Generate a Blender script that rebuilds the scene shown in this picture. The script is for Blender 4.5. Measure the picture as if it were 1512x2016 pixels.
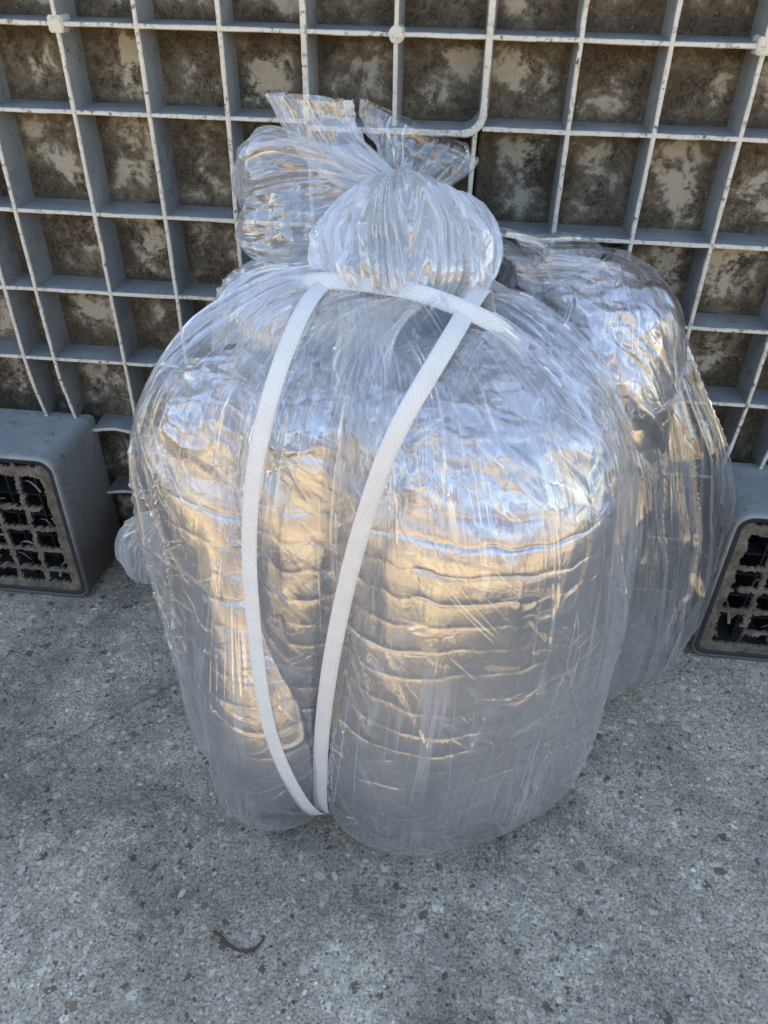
import bpy, bmesh, math, random
import numpy as np
from mathutils import Vector, Matrix
from mathutils.bvhtree import BVHTree

for o in list(bpy.data.objects):
    bpy.data.objects.remove(o)
scene = bpy.context.scene
COL = scene.collection
R = math.radians

# ------------------------------------------------------------------ camera
YAW, PITCH, ROLL = -0.1003, 0.6384, 0.0216
CAM = np.array([0.3841, -0.7772, 0.684])
fwd = Vector((math.sin(YAW) * math.cos(PITCH), math.cos(YAW) * math.cos(PITCH), -math.sin(PITCH)))
rt = Vector((math.cos(YAW), -math.sin(YAW), 0))
up = rt.cross(fwd)
r2 = rt * math.cos(ROLL) + up * math.sin(ROLL)
u2 = -rt * math.sin(ROLL) + up * math.cos(ROLL)
cd = bpy.data.cameras.new('camera')
cam = bpy.data.objects.new('camera', cd)
COL.objects.link(cam)
m = Matrix.Identity(4)
for i in range(3):
    m[i][0], m[i][1], m[i][2], m[i][3] = r2[i], u2[i], -fwd[i], CAM[i]
cam.matrix_world = m
cd.sensor_fit = 'VERTICAL'
cd.sensor_height = 36.0
cd.lens = 1513.0 / 2016.0 * 36.0
cd.clip_start = 0.01
cd.clip_end = 2000
scene.camera = cam

# ------------------------------------------------------------------ light
SUN_EL, SUN_AZ = R(45), R(12)            # azimuth from +Y towards -X
SKY_STRENGTH = 0.13
SUN_STRENGTH = 5.0
EXPOSURE = 2.2
world = bpy.data.worlds.new('World')
scene.world = world
world.use_nodes = True
wn = world.node_tree
bg = wn.nodes['Background']
sky = wn.nodes.new('ShaderNodeTexSky')
sky.sky_type = 'NISHITA'
sky.sun_disc = False
sky.sun_elevation = SUN_EL
sky.sun_rotation = -SUN_AZ
sky.air_density = 1.0
sky.dust_density = 0.6
sky.ozone_density = 2.4
wn.links.new(sky.outputs[0], bg.inputs[0])
bg.inputs[1].default_value = SKY_STRENGTH
sl = bpy.data.lights.new('sun', 'SUN')
sl.energy = SUN_STRENGTH
sl.angle = R(0.5)
sl.color = (1.0, 0.86, 0.55)
so = bpy.data.objects.new('sun', sl)
COL.objects.link(so)
sdir = Vector((-math.sin(SUN_AZ) * math.cos(SUN_EL), math.cos(SUN_AZ) * math.cos(SUN_EL), math.sin(SUN_EL)))
so.rotation_euler = sdir.to_track_quat('Z', 'Y').to_euler()
so.location = (0, 5, 6)
scene.view_settings.view_transform = 'Standard'
scene.view_settings.look = 'None'
scene.view_settings.gamma = 1
scene.view_settings.exposure = EXPOSURE
scene.view_settings.use_white_balance = True
scene.view_settings.white_balance_temperature = 8050
scene.view_settings.white_balance_tint = 12
scene.render.engine = 'CYCLES'
scene.cycles.max_bounces = 14
scene.cycles.transparent_max_bounces = 40
scene.cycles.glossy_bounces = 6
scene.cycles.diffuse_bounces = 4
scene.cycles.use_denoising = True
scene.cycles.caustics_reflective = True
scene.cycles.sample_clamp_indirect = 6

# ------------------------------------------------------------------ noise helpers (numpy)
def hsh(i, j, s):
    i = (i.astype(np.int64) & 0xffff).astype(np.uint32)
    j = (j.astype(np.int64) & 0xffff).astype(np.uint32)
    h = i * np.uint32(374761393) + j * np.uint32(668265263) + np.uint32(s * 2246822519 & 0xffffffff)
    h = (h ^ (h >> np.uint32(13))) * np.uint32(1274126177)
    h = h ^ (h >> np.uint32(16))
    h = h * np.uint32(2654435761)
    h = h ^ (h >> np.uint32(15))
    return (h & np.uint32(0xffffff)).astype(np.float64) / float(0xffffff)


def vn(u, v, s=0):
    """smooth value noise, -1..1"""
    i = np.floor(u); j = np.floor(v)
    a = u - i; b = v - j
    a = a * a * a * (a * (a * 6 - 15) + 10)
    b = b * b * b * (b * (b * 6 - 15) + 10)
    return 2 * ((hsh(i, j, s) * (1 - a) + hsh(i + 1, j, s) * a) * (1 - b)
                + (hsh(i, j + 1, s) * (1 - a) + hsh(i + 1, j + 1, s) * a) * b) - 1


def fbm(u, v, s=0, o=3):
    r = 0; g = 1; t = 0
    for k in range(o):
        r = r + g * vn(u * 2 ** k + 17.3 * k, v * 2 ** k + 5.7 * k, s + k)
        t += g; g *= 0.5
    return r / t


def facet(u, v, s=0):
    """piecewise planar triangles with sharp creases, -1..1 (crumpled film)"""
    uu = u + 0.45 * vn(u * 0.7, v * 0.7, s + 31)
    vv = v + 0.45 * vn(u * 0.7 + 9, v * 0.7 + 4, s + 32)
    a = uu - vv * 0.57735; b = vv * 1.1547
    i = np.floor(a); j = np.floor(b)
    fa = a - i; fb = b - j
    lo = fa + fb < 1
    h10 = hsh(i + 1, j, s); h01 = hsh(i, j + 1, s)
    r = np.where(lo, hsh(i, j, s) * (1 - fa - fb) + h10 * fa + h01 * fb,
                 hsh(i + 1, j + 1, s) * (fa + fb - 1) + h10 * (1 - fb) + h01 * (1 - fa))
    return 2 * r - 1


def crumple(u, v, s=0):
    a = facet(u, v, s)
    b = facet(0.83 * u * 1.9 - 0.55 * v * 1.9 + 3, 0.55 * u * 1.9 + 0.83 * v * 1.9, s + 1)
    c = facet(0.4 * u * 3.7 + 0.9 * v * 3.7, -0.9 * u * 3.7 + 0.4 * v * 3.7 + 8, s + 2)
    return 0.55 * a + 0.3 * b + 0.15 * c


def ridge(n, w):
    return np.clip(1 - np.abs(n) / w, 0, 1) ** 1.5


def sstep(a, b, x):
    t = np.clip((x - a) / (b - a), 0, 1)
    return t * t * (3 - 2 * t)


def lerp_tab(x, tab):
    tab = np.array(tab, float)
    return np.stack([np.interp(x, tab[:, 0], tab[:, k]) for k in range(1, tab.shape[1])], -1)


def smooth_tab(x, tab):
    """piecewise linear table, smoothed with a small window for rounded profiles"""
    w = (x[-1] - x[0]) * 0.02
    return sum(lerp_tab(np.clip(x + d * w, x[0], x[-1]), tab) for d in (-1.5, -0.75, 0, 0.75, 1.5)) / 5

# ------------------------------------------------------------------ object helpers
def link(o, parent=None):
    COL.objects.link(o)
    if parent is not None:
        o.parent = parent
        o.matrix_parent_inverse = Matrix.Translation(-parent.location)
    return o


def thing(name, label, cat, loc=(0, 0, 0), group=None):
    o = bpy.data.objects.new(name, None)
    o.location = loc
    o.empty_display_size = 0.05
    COL.objects.link(o)
    return tag(o, label, cat, group)


def tag(o, label, cat, group=None, kind=None):
    if label: o['label'] = label
    if cat: o['category'] = cat
    if group: o['group'] = group
    if kind: o['kind'] = kind
    return o


def mesh_np(name, V, F, mat, parent=None, smooth=True, uv=None):
    """V (n,3), F (m,4) quads or (m,3)"""
    V = np.asarray(V, np.float32); F = np.asarray(F, np.int32)
    me = bpy.data.meshes.new(name)
    me.vertices.add(len(V)); me.vertices.foreach_set('co', V.ravel())
    k = F.shape[1]
    me.loops.add(F.size); me.loops.foreach_set('vertex_index', F.ravel())
    me.polygons.add(len(F))
    me.polygons.foreach_set('loop_start', np.arange(0, F.size, k, dtype=np.int32))
    me.polygons.foreach_set('use_smooth', np.full(len(F), smooth))
    if uv is not None:
        l = me.uv_layers.new(name='fold')
        l.data.foreach_set('uv', np.asarray(uv, np.float32)[F.ravel()].ravel())
    me.update(calc_edges=True)
    me.materials.append(mat)
    o = bpy.data.objects.new(name, me)
    return link(o, parent)


def grid_faces(nv, nu, closed=True):
    a = np.arange((nv - 1) * nu).reshape(nv - 1, nu)
    if not closed:
        a = a[:, :-1]
    j = a % nu
    b = a - j + (j + 1) % nu
    return np.stack([a, b, b + nu, a + nu], -1).reshape(-1, 4)


def normals_grid(P, closed=True):
    if closed:
        du = np.roll(P, -1, 1) - np.roll(P, 1, 1)
    else:
        du = np.gradient(P, axis=1)
    dv = np.gradient(P, axis=0)
    n = np.cross(du, dv)
    return n / (np.linalg.norm(n, axis=2, keepdims=True) + 1e-12)


def gauss_per(r, k):
    """periodic smoothing of r along its last axis with k passes"""
    for _ in range(k):
        r = 0.5 * r + 0.25 * (np.roll(r, 1, -1) + np.roll(r, -1, -1))
    return r


def obj_bm(name, bm, mat, parent=None, smooth=False):
    me = bpy.data.meshes.new(name)
    bm.normal_update()
    bm.to_mesh(me); bm.free()
    if smooth:
        me.polygons.foreach_set('use_smooth', [True] * len(me.polygons))
    me.materials.append(mat)
    return link(bpy.data.objects.new(name, me), parent)


def bx(bm, x0, x1, y0, y1, z0, z1):
    vs = [bm.verts.new((x, y, z)) for x in (x0, x1) for y in (y0, y1) for z in (z0, z1)]
    for f in ((0, 1, 3, 2), (4, 6, 7, 5), (0, 4, 5, 1), (2, 3, 7, 6), (0, 2, 6, 4), (1, 5, 7, 3)):
        bm.faces.new([vs[i] for i in f])
    return vs

# ------------------------------------------------------------------ materials
class NT:
    def __init__(self, name):
        self.m = bpy.data.materials.new(name)
        self.m.use_nodes = True
        self.t = self.m.node_tree
        self.t.nodes.clear()
        self.out = self.n('ShaderNodeOutputMaterial')

    def n(self, typ, **kw):
        nd = self.t.nodes.new(typ)
        for k, v in kw.items():
            if k.startswith('i_'):
                nd.inputs[k[2:].replace('_', ' ')].default_value = v
            else:
                setattr(nd, k, v)
        return nd

    def l(self, a, b):
        self.t.links.new(a, b)

    def coord(self, which='Object', scale=(1, 1, 1), rot=(0, 0, 0), uv=None):
        if uv:
            tc = self.n('ShaderNodeUVMap', uv_map=uv); o = tc.outputs[0]
        else:
            tc = self.n('ShaderNodeTexCoord'); o = tc.outputs[which]
        mp = self.n('ShaderNodeMapping')
        mp.inputs['Scale'].default_value = scale
        mp.inputs['Rotation'].default_value = rot
        self.l(o, mp.inputs[0])
        return mp.outputs[0]

    def noise(self, vec, scale, detail=4, rough=0.5, dist=0, kind=None):
        nd = self.n('ShaderNodeTexNoise')
        if kind: nd.noise_type = kind
        nd.inputs['Scale'].default_value = scale
        nd.inputs['Detail'].default_value = detail
        nd.inputs['Roughness'].default_value = rough
        nd.inputs['Distortion'].default_value = dist
        self.l(vec, nd.inputs['Vector'])
        return nd.outputs[0]

    def ramp(self, fac, stops, interp='LINEAR'):
        r = self.n('ShaderNodeValToRGB')
        cr = r.color_ramp
        cr.interpolation = interp
        while len(cr.elements) < len(stops):
            cr.elements.new(0.5)
        for e, (p, c) in zip(cr.elements, stops):
            e.position = p
            e.color = (c, c, c, 1) if isinstance(c, (int, float)) else (*c, 1)
        self.l(fac, r.inputs[0])
        return r.outputs[0]

    def mixc(self, fac, a, b, blend='MIX'):
        nd = self.n('ShaderNodeMix', data_type='RGBA', blend_type=blend)
        for s, v in ((nd.inputs[0], fac), (nd.inputs[6], a), (nd.inputs[7], b)):
            if hasattr(v, 'is_linked') or hasattr(v, 'links'):
                self.l(v, s)
            elif isinstance(v, (int, float)):
                s.default_value = v if s.type == 'VALUE' else (v, v, v, 1)
            else:
                s.default_value = (*v, 1)
        return nd.outputs[2]

    def math(self, op, a, b=None, c=None, clamp=False):
        nd = self.n('ShaderNodeMath', operation=op, use_clamp=clamp)
        for s, v in zip(nd.inputs, (a, b, c)):
            if v is None: continue
            if isinstance(v, (int, float)): s.default_value = v
            else: self.l(v, s)
        return nd.outputs[0]

    def bump(self, h, strength, dist, normal=None):
        nd = self.n('ShaderNodeBump')
        nd.inputs['Strength'].default_value = strength
        nd.inputs['Distance'].default_value = dist
        self.l(h, nd.inputs['Height'])
        if normal is not None:
            self.l(normal, nd.inputs['Normal'])
        return nd.outputs[0]

    def principled(self, color, rough=0.6, metal=0.0, normal=None, spec=None):
        p = self.n('ShaderNodeBsdfPrincipled')
        for s, v in ((p.inputs['Base Color'], color), (p.inputs['Roughness'], rough), (p.inputs['Metallic'], metal)):
            if isinstance(v, (int, float)): s.default_value = v
            elif isinstance(v, tuple): s.default_value = (*v, 1)
            else: self.l(v, s)
        if spec is not None: p.inputs['Specular IOR Level'].default_value = spec
        if normal is not None: self.l(normal, p.inputs['Normal'])
        self.l(p.outputs[0], self.out.inputs[0])
        return p


def mat_film(name, haze=0.075, gloss=0.09, rough=0.03, crease_glint=0.34, ln=0.42, x3=0.6, tint=(0.965, 0.97, 0.975)):
    """thin clear polythene: see-through, sharp reflections, a little milky scatter, creases whitened, also as painted glints"""
    t = NT(name)
    uv = t.coord(uv='fold')

    def lines(sx, sy, rot, width, off=0.0):
        mp = t.n('ShaderNodeMapping', vector_type='TEXTURE')
        mp.inputs['Scale'].default_value = (1 / sx, 1 / sy, 1)
        mp.inputs['Rotation'].default_value = (0, 0, rot)
        mp.inputs['Location'].default_value = (off, off * 1.7, 0)
        t.l(uv, mp.inputs[0])
        n = t.noise(mp.outputs[0], 1.0, 1.0, 0.4, 0.15)
        return n, t.ramp(n, [(0.0, 0.0), (0.5 - width, 0.0), (0.5, 1.0), (0.5 + width, 0.0)])
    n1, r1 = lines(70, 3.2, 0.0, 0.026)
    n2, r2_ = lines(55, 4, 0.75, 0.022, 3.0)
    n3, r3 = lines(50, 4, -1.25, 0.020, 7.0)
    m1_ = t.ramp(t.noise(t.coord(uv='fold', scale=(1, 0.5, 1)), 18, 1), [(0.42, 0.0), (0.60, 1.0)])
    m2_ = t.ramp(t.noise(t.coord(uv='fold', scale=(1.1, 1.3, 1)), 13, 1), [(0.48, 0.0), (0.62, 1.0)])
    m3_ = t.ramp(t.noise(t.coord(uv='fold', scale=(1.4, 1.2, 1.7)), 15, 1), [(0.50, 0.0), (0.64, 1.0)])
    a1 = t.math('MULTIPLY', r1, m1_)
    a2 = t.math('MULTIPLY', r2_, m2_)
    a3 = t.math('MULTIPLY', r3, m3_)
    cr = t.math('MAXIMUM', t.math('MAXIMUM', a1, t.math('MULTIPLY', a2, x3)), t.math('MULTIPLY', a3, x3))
    h = t.math('ADD', t.math('MULTIPLY', cr, 1.0), t.math('MULTIPLY', n1, ln))
    h = t.math('ADD', h, t.math('MULTIPLY', n2, ln))
    h = t.math('ADD', h, t.math('MULTIPLY', t.noise(uv, 55, 2, 0.5), 0.6))
    nb = t.bump(h, 0.55, 0.0012)
    lw = t.n('ShaderNodeLayerWeight'); lw.inputs['Blend'].default_value = 0.5
    t.l(nb, lw.inputs['Normal'])
    f = t.math('POWER', lw.outputs['Facing'], 3.0)
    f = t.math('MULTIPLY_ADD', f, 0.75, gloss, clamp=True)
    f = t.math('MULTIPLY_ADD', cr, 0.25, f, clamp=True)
    tr = t.n('ShaderNodeBsdfTransparent'); tr.inputs[0].default_value = (*tint, 1)
    df = t.n('ShaderNodeBsdfDiffuse'); df.inputs[0].default_value = (0.93, 0.935, 0.94, 1)
    tl = t.n('ShaderNodeBsdfTranslucent'); tl.inputs[0].default_value = (0.93, 0.935, 0.94, 1)
    t.l(nb, df.inputs['Normal'])
    mh = t.n('ShaderNodeMixShader'); mh.inputs[0].default_value = 0.4
    t.l(df.outputs[0], mh.inputs[1]); t.l(tl.outputs[0], mh.inputs[2])
    gl = t.n('ShaderNodeBsdfGlossy'); gl.inputs['Roughness'].default_value = rough
    gl.inputs[0].default_value = (1, 1, 1, 1)
    t.l(nb, gl.inputs['Normal'])
    m1 = t.n('ShaderNodeMixShader')
    lw2 = t.n('ShaderNodeLayerWeight'); lw2.inputs['Blend'].default_value = 0.5
    hz = t.math('MULTIPLY_ADD', t.math('POWER', lw2.outputs['Facing'], 2.5), haze * 4.0, haze, clamp=True)
    hz = t.math('MULTIPLY_ADD', cr, crease_glint, hz, clamp=True)  # bright glints painted into the film as milky white crease lines
    t.l(hz, m1.inputs[0]); t.l(tr.outputs[0], m1.inputs[1]); t.l(mh.outputs[0], m1.inputs[2])
    m2 = t.n('ShaderNodeMixShader')
    t.l(f, m2.inputs[0]); t.l(m1.outputs[0], m2.inputs[1]); t.l(gl.outputs[0], m2.inputs[2])
    t.l(m2.outputs[0], t.out.inputs[0])
    return t.m


def mat_foil():
    t = NT('aluminised_foil')
    uv = t.coord(uv='fold', scale=(1, 1, 1))
    g = t.noise(uv, 700, 3, 0.6)
    c = t.noise(t.coord(uv='fold', scale=(60, 22, 1)), 1.0, 4, 0.6, 1.2)
    rg = t.ramp(c, [(0, 0), (0.46, 0.0), (0.5, 1.0), (0.54, 0.0)])
    h = t.math('ADD', t.math('MULTIPLY', g, 0.12), t.math('MULTIPLY', rg, 0.25))
    h = t.math('ADD', h, t.math('MULTIPLY', c, 0.5))
    nb = t.bump(h, 0.4, 0.0011)
    col = t.ramp(t.noise(uv, 9, 4), [(0.3, (0.52, 0.51, 0.52)), (0.7, (0.64, 0.63, 0.63))])
    t.principled(col, rough=0.25, metal=1.0, normal=nb)
    return t.m


def mat_plastic(name='grey_pallet_plastic', dirt=0.25):
    t = NT(name)
    co = t.coord('Object')
    n1 = t.noise(co, 18, 6, 0.62)
    n2 = t.noise(co, 160, 4, 0.6)
    n3 = t.noise(co, 60, 5, 0.7, 0.5)
    base = t.mixc(t.ramp(n1, [(0.35, 0.0), (0.7, 1.0)]), (0.235, 0.255, 0.26), (0.33, 0.34, 0.325))
    spots = t.math('MULTIPLY', t.ramp(n2, [(0.60, 0.0), (0.66, 1.0)]), t.ramp(n3, [(0.45, 0.0), (0.6, 1.0)]))
    col = t.mixc(spots, base, (0.09, 0.075, 0.055))
    grime = t.ramp(n3, [(0.5, 0.0), (0.75, dirt * 2)])
    col = t.mixc(grime, col, (0.17, 0.14, 0.095))
    sx = t.n('ShaderNodeSeparateXYZ'); t.l(co, sx.inputs[0])
    low = t.math('ADD', sx.outputs[2], t.math('MULTIPLY', n1, -0.10))
    splash = t.ramp(low, [(0.0, 0.9), (0.06, 0.35), (0.14, 0.0)])          # mud splashed up from the ground
    col = t.mixc(splash, col, (0.075, 0.062, 0.045))
    nb = t.bump(t.math('ADD', n2, t.math('MULTIPLY', n1, 2.0)), 0.3, 0.0008)
    t.principled(col, rough=0.55, normal=nb, spec=0.4)
    return t.m


def mat_edge():
    t = NT('weathered_rib_edge')
    co = t.coord('Object')
    n2 = t.noise(co, 190, 4, 0.65)
    n3 = t.noise(co, 45, 5, 0.7, 0.5)
    base = t.mixc(n3, (0.56, 0.52, 0.43), (0.72, 0.69, 0.60))
    f = t.math('MULTIPLY', t.ramp(n2, [(0.53, 0.0), (0.62, 1.0)]), t.ramp(n3, [(0.4, 0.15), (0.6, 1.0)]))
    col = t.mixc(f, base, (0.13, 0.10, 0.07))
    nb = t.bump(n2, 0.5, 0.001)
    t.principled(col, rough=0.7, normal=nb, spec=0.3)
    return t.m


def mat_grime():
    """back plates of the cells: pale plastic under blotchy brown and black mould"""
    t = NT('mouldy_deck_plate')
    co = t.coord('Object')
    big = t.noise(co, 11, 5, 0.65, 0.4)
    mid = t.noise(co, 38, 8, 0.72, 0.3)
    fine = t.noise(co, 230, 5, 0.7)
    vor = t.n('ShaderNodeTexVoronoi'); vor.inputs['Scale'].default_value = 210
    t.l(co, vor.inputs['Vector'])
    base = t.mixc(t.ramp(mid, [(0.35, 0.0), (0.65, 1.0)]), (0.40, 0.35, 0.25), (0.58, 0.53, 0.41))
    grey = t.mixc(t.ramp(big, [(0.35, 0.0), (0.6, 1.0)]), base, (0.42, 0.41, 0.375))
    f1 = t.math('ADD', t.math('MULTIPLY', big, 0.6), t.math('MULTIPLY', mid, 0.62))
    # grime gathers along the cell edges: a colour attribute carries how near a rib is
    at = t.n('ShaderNodeAttribute', attribute_name='edge')
    f1 = t.math('ADD', f1, t.math('MULTIPLY', at.outputs['Fac'], 0.20))
    brown = t.ramp(f1, [(0.56, 0.0), (0.62, 0.8), (0.72, 1.0)])
    bcol = t.mixc(t.ramp(fine, [(0.35, 0.0), (0.65, 1.0)]), (0.045, 0.034, 0.021), (0.165, 0.128, 0.077))
    col = t.mixc(t.math('MULTIPLY', brown, 0.95), grey, bcol)
    blk = t.math('MULTIPLY', t.ramp(fine, [(0.46, 0.0), (0.54, 1.0)]), t.ramp(mid, [(0.44, 0.0), (0.56, 1.0)]))
    col = t.mixc(t.math('MULTIPLY', blk, 0.85), col, (0.035, 0.03, 0.025))
    sp = t.math('MULTIPLY', t.ramp(vor.outputs[0], [(0.0, 1.0), (0.28, 0.0)]), t.ramp(fine, [(0.5, 0.0), (0.62, 0.8)]))
    col = t.mixc(sp, col, (0.50, 0.46, 0.38))
    nb = t.bump(t.math('ADD', fine, t.math('MULTIPLY', mid, 2.0)), 0.5, 0.0012)
    t.principled(col, rough=0.85, normal=nb, spec=0.2)
    return t.m


def mat_mud():
    t = NT('mud_caked_plastic')
    co = t.coord('Object')
    mid = t.noise(co, 60, 6, 0.7, 0.4)
    fine = t.noise(co, 350, 4, 0.7)
    col = t.mixc(t.ramp(mid, [(0.35, 0.0), (0.65, 1.0)]), (0.10, 0.085, 0.065), (0.24, 0.205, 0.155))
    col = t.mixc(t.ramp(fine, [(0.55, 0.0), (0.7, 0.6)]), col, (0.05, 0.045, 0.04))
    nb = t.bump(t.math('ADD', fine, t.math('MULTIPLY', mid, 2.5)), 0.7, 0.002)
    t.principled(col, rough=0.9, normal=nb, spec=0.15)
    return t.m


def mat_plain(name, c, rough=0.8, spec=0.3, scale=80, var=0.25, bump=0.4):
    t = NT(name)
    co = t.coord('Object')
    n = t.noise(co, scale, 5, 0.6)
    col = t.mixc(n, tuple(x * (1 - var) for x in c), tuple(min(1, x * (1 + var)) for x in c))
    t.principled(col, rough=rough, normal=t.bump(n, bump, 0.002), spec=spec)
    return t.m


def mat_concrete():
    t = NT('worn_concrete_with_exposed_aggregate')
    co = t.coord('Object')
    big = t.noise(co, 5, 5, 0.6)
    mid = t.noise(co, 90, 8, 0.8)
    fine = t.noise(co, 380, 5, 0.8)
    cem = t.mixc(t.ramp(mid, [(0.35, 0.0), (0.65, 1.0)]), (0.23, 0.198, 0.146), (0.56, 0.49, 0.37))
    cem = t.mixc(t.ramp(fine, [(0.40, 0.8), (0.50, 0.0)]), cem, (0.075, 0.072, 0.065))
    cem = t.mixc(t.ramp(fine, [(0.54, 0.0), (0.64, 0.8)]), cem, (0.66, 0.59, 0.46))
    col = cem
    H = t.math('MULTIPLY', fine, 0.25)
    # three sizes of pebbles, most of them sunk in the cement
    for k, (sc, thr, w, seed) in enumerate(((85, 0.32, 0.55, 0), (150, 0.36, 0.42, 3), (290, 0.36, 0.35, 7))):
        cw = t.n('ShaderNodeVectorMath', operation='ADD')
        wob = t.n('ShaderNodeTexNoise'); wob.inputs['Scale'].default_value = sc * 1.1
        t.l(co, wob.inputs['Vector']); wob.inputs['Detail'].default_value = 4
        sc2 = t.n('ShaderNodeVectorMath', operation='SCALE'); sc2.inputs[3].default_value = 1.1 / sc
        t.l(wob.outputs['Color'], sc2.inputs[0])
        t.l(co, cw.inputs[0]); t.l(sc2.outputs[0], cw.inputs[1])
        v = t.n('ShaderNodeTexVoronoi', feature='F1'); v.inputs['Scale'].default_value = sc
        v.inputs['Randomness'].default_value = 1.0
        t.l(cw.outputs[0], v.inputs['Vector'])
        sep = t.n('ShaderNodeSeparateColor'); t.l(v.outputs['Color'], sep.inputs[0])
        size = t.math('MULTIPLY_ADD', sep.outputs[1], thr, 0.10)
        inside = t.math('LESS_THAN', v.outputs['Distance'], size)
        has = t.math('GREATER_THAN', sep.outputs[0], w)
        msk = t.math('MULTIPLY', inside, has)
        pc = t.ramp(sep.outputs[2], [(0.0, (0.50, 0.43, 0.32)), (0.18, (0.26, 0.23, 0.19)), (0.3, (0.60, 0.54, 0.43)),
                                     (0.46, (0.10, 0.088, 0.075)), (0.54, (0.36, 0.33, 0.28)), (0.68, (0.22, 0.15, 0.105)),
                                     (0.715, (0.55, 0.45, 0.35)), (0.84, (0.20, 0.19, 0.175)), (0.89, (0.78, 0.72, 0.60))], 'CONSTANT')
        col = t.mixc(t.math('MULTIPLY', msk, 0.85), col, pc)
        dome = t.math('MULTIPLY', t.math('SUBTRACT', size, v.outputs['Distance'], clamp=True), msk)
        H = t.math('ADD', H, t.math('MULTIPLY', dome, 90.0 / sc))
    pits = t.ramp(t.noise(co, 260, 3, 0.6), [(0.30, 1.0), (0.36, 0.0)])
    col = t.mixc(pits, col, (0.05, 0.05, 0.05))
    H = t.math('SUBTRACT', H, t.math('MULTIPLY', pits, 0.5))
    stain = t.ramp(t.noise(co, 4, 7, 0.7, 0.3), [(0.38, 0.58), (0.60, 1.2)])
    stain2 = t.ramp(t.noise(co, 21, 5, 0.7, 0.6), [(0.35, 0.78), (0.65, 1.12)])
    col = t.mixc(1.0, col, stain2, 'MULTIPLY')
    col = t.mixc(1.0, col, stain, 'MULTIPLY')
    H = t.math('ADD', H, t.math('MULTIPLY', mid, 0.9))
    # hairline seam crossing the slab on the left
    sp_ = t.n('ShaderNodeSeparateXYZ'); t.l(co, sp_.inputs[0])
    ln_ = t.math('ADD', t.math('SUBTRACT', sp_.outputs[1], t.math('MULTIPLY', sp_.outputs[0], 1.02)), 0.302 + 0.012)
    ln_ = t.math('ABSOLUTE', t.math('ADD', ln_, t.math('MULTIPLY', t.math('SUBTRACT', mid, 0.5), 0.02)))
    seam = t.math('MULTIPLY', t.ramp(ln_, [(0.0, 1.0), (0.004, 0.0)]), t.math('LESS_THAN', sp_.outputs[0], 0.12))
    col = t.mixc(t.math('MULTIPLY', seam, 0.55), col, (0.05, 0.05, 0.048))
    nb = t.bump(H, 0.8, 0.0022)
    t.principled(col, rough=0.82, normal=nb, spec=0.3)
    return t.m


def mat_strap():
    t = NT('white_woven_strap')
    co = t.coord(uv='fold', scale=(1, 1, 1))
    ch = t.n('ShaderNodeTexVoronoi'); ch.inputs['Scale'].default_value = 380
    ch.inputs['Randomness'].default_value = 0.1
    mp = t.coord(uv='fold', scale=(1.0, 0.8, 1), rot=(0, 0, 0.785))
    t.l(mp, ch.inputs['Vector'])
    n = t.noise(co, 60, 4)
    col = t.mixc(n, (0.66, 0.645, 0.60), (0.80, 0.785, 0.74))
    col = t.mixc(t.ramp(ch.outputs[0], [(0.35, 0.0), (0.7, 0.4)]), col, (0.5, 0.51, 0.52))
    nb = t.bump(t.math('SUBTRACT', 1.0, ch.outputs[0]), 0.6, 0.0008)
    t.principled(col, rough=0.55, normal=nb, spec=0.4)
    return t.m


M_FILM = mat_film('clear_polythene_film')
M_GATHER = mat_film('gathered_polythene_film', haze=0.28, gloss=0.18, rough=0.05, crease_glint=0.4, ln=0.6, x3=0.2)
M_LOOSE = mat_film('loose_polythene_film', haze=0.035, gloss=0.10, rough=0.025, crease_glint=0.2, ln=0.2, x3=0.2)
M_END = mat_film('crinkled_end_film', haze=0.05, gloss=0.13, rough=0.03, crease_glint=0.5, ln=0.9, x3=1.0)
M_TAIL = mat_film('doubled_polythene_film', haze=0.15, gloss=0.14, rough=0.04, crease_glint=0.2, ln=0.2, x3=0.2)
M_FOIL = mat_foil()
M_PLASTIC = mat_plastic()
M_EDGE = mat_edge()
M_GRIME = mat_grime()
M_MUD = mat_mud()
M_CONC = mat_concrete()
M_STRAP = mat_strap()
M_DARK = mat_plain('blackened_plastic', (0.025, 0.028, 0.03), 0.6)
M_RUST = mat_plain('rusty_wire', (0.10, 0.055, 0.035), 0.8)
M_GRIT = mat_plain('stone_chips', (0.40, 0.37, 0.31), 0.8, scale=30, var=0.5)
M_TWIG = mat_plain('dry_stalks', (0.30, 0.27, 0.23), 0.8, scale=60)
M_REFLECTION_WALL = mat_plain('reflection_wall_brown', (0.085, 0.055, 0.045), 0.9, scale=6, var=0.4)
M_ADDED_WALL = mat_plain('added_wall_grey', (0.4, 0.39, 0.37), 0.9, scale=6)

# ------------------------------------------------------------------ ground, with walls added for shade and reflection
bm = bmesh.new()
bx(bm, -400, 400, -400, 400, -0.5, 0.0)
g = obj_bm('ground', bm, M_CONC)
g['kind'] = 'structure'

# unseen wall added behind the pallet to hold this strip in shade
WALL_H = 1.02
t = thing('shade_wall', 'unseen low wall added behind the upright pallet to cast shade', 'wall', (0.3, 0.3, 0))
bm = bmesh.new(); bx(bm, -7, 7, 0.2, 0.4, 0, WALL_H); obj_bm('wall', bm, M_ADDED_WALL, t)
bm = bmesh.new(); bx(bm, -7, 7, 0.17, 0.43, WALL_H + 0.002, WALL_H + 0.04); obj_bm('coping', bm, M_ADDED_WALL, t)
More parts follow.
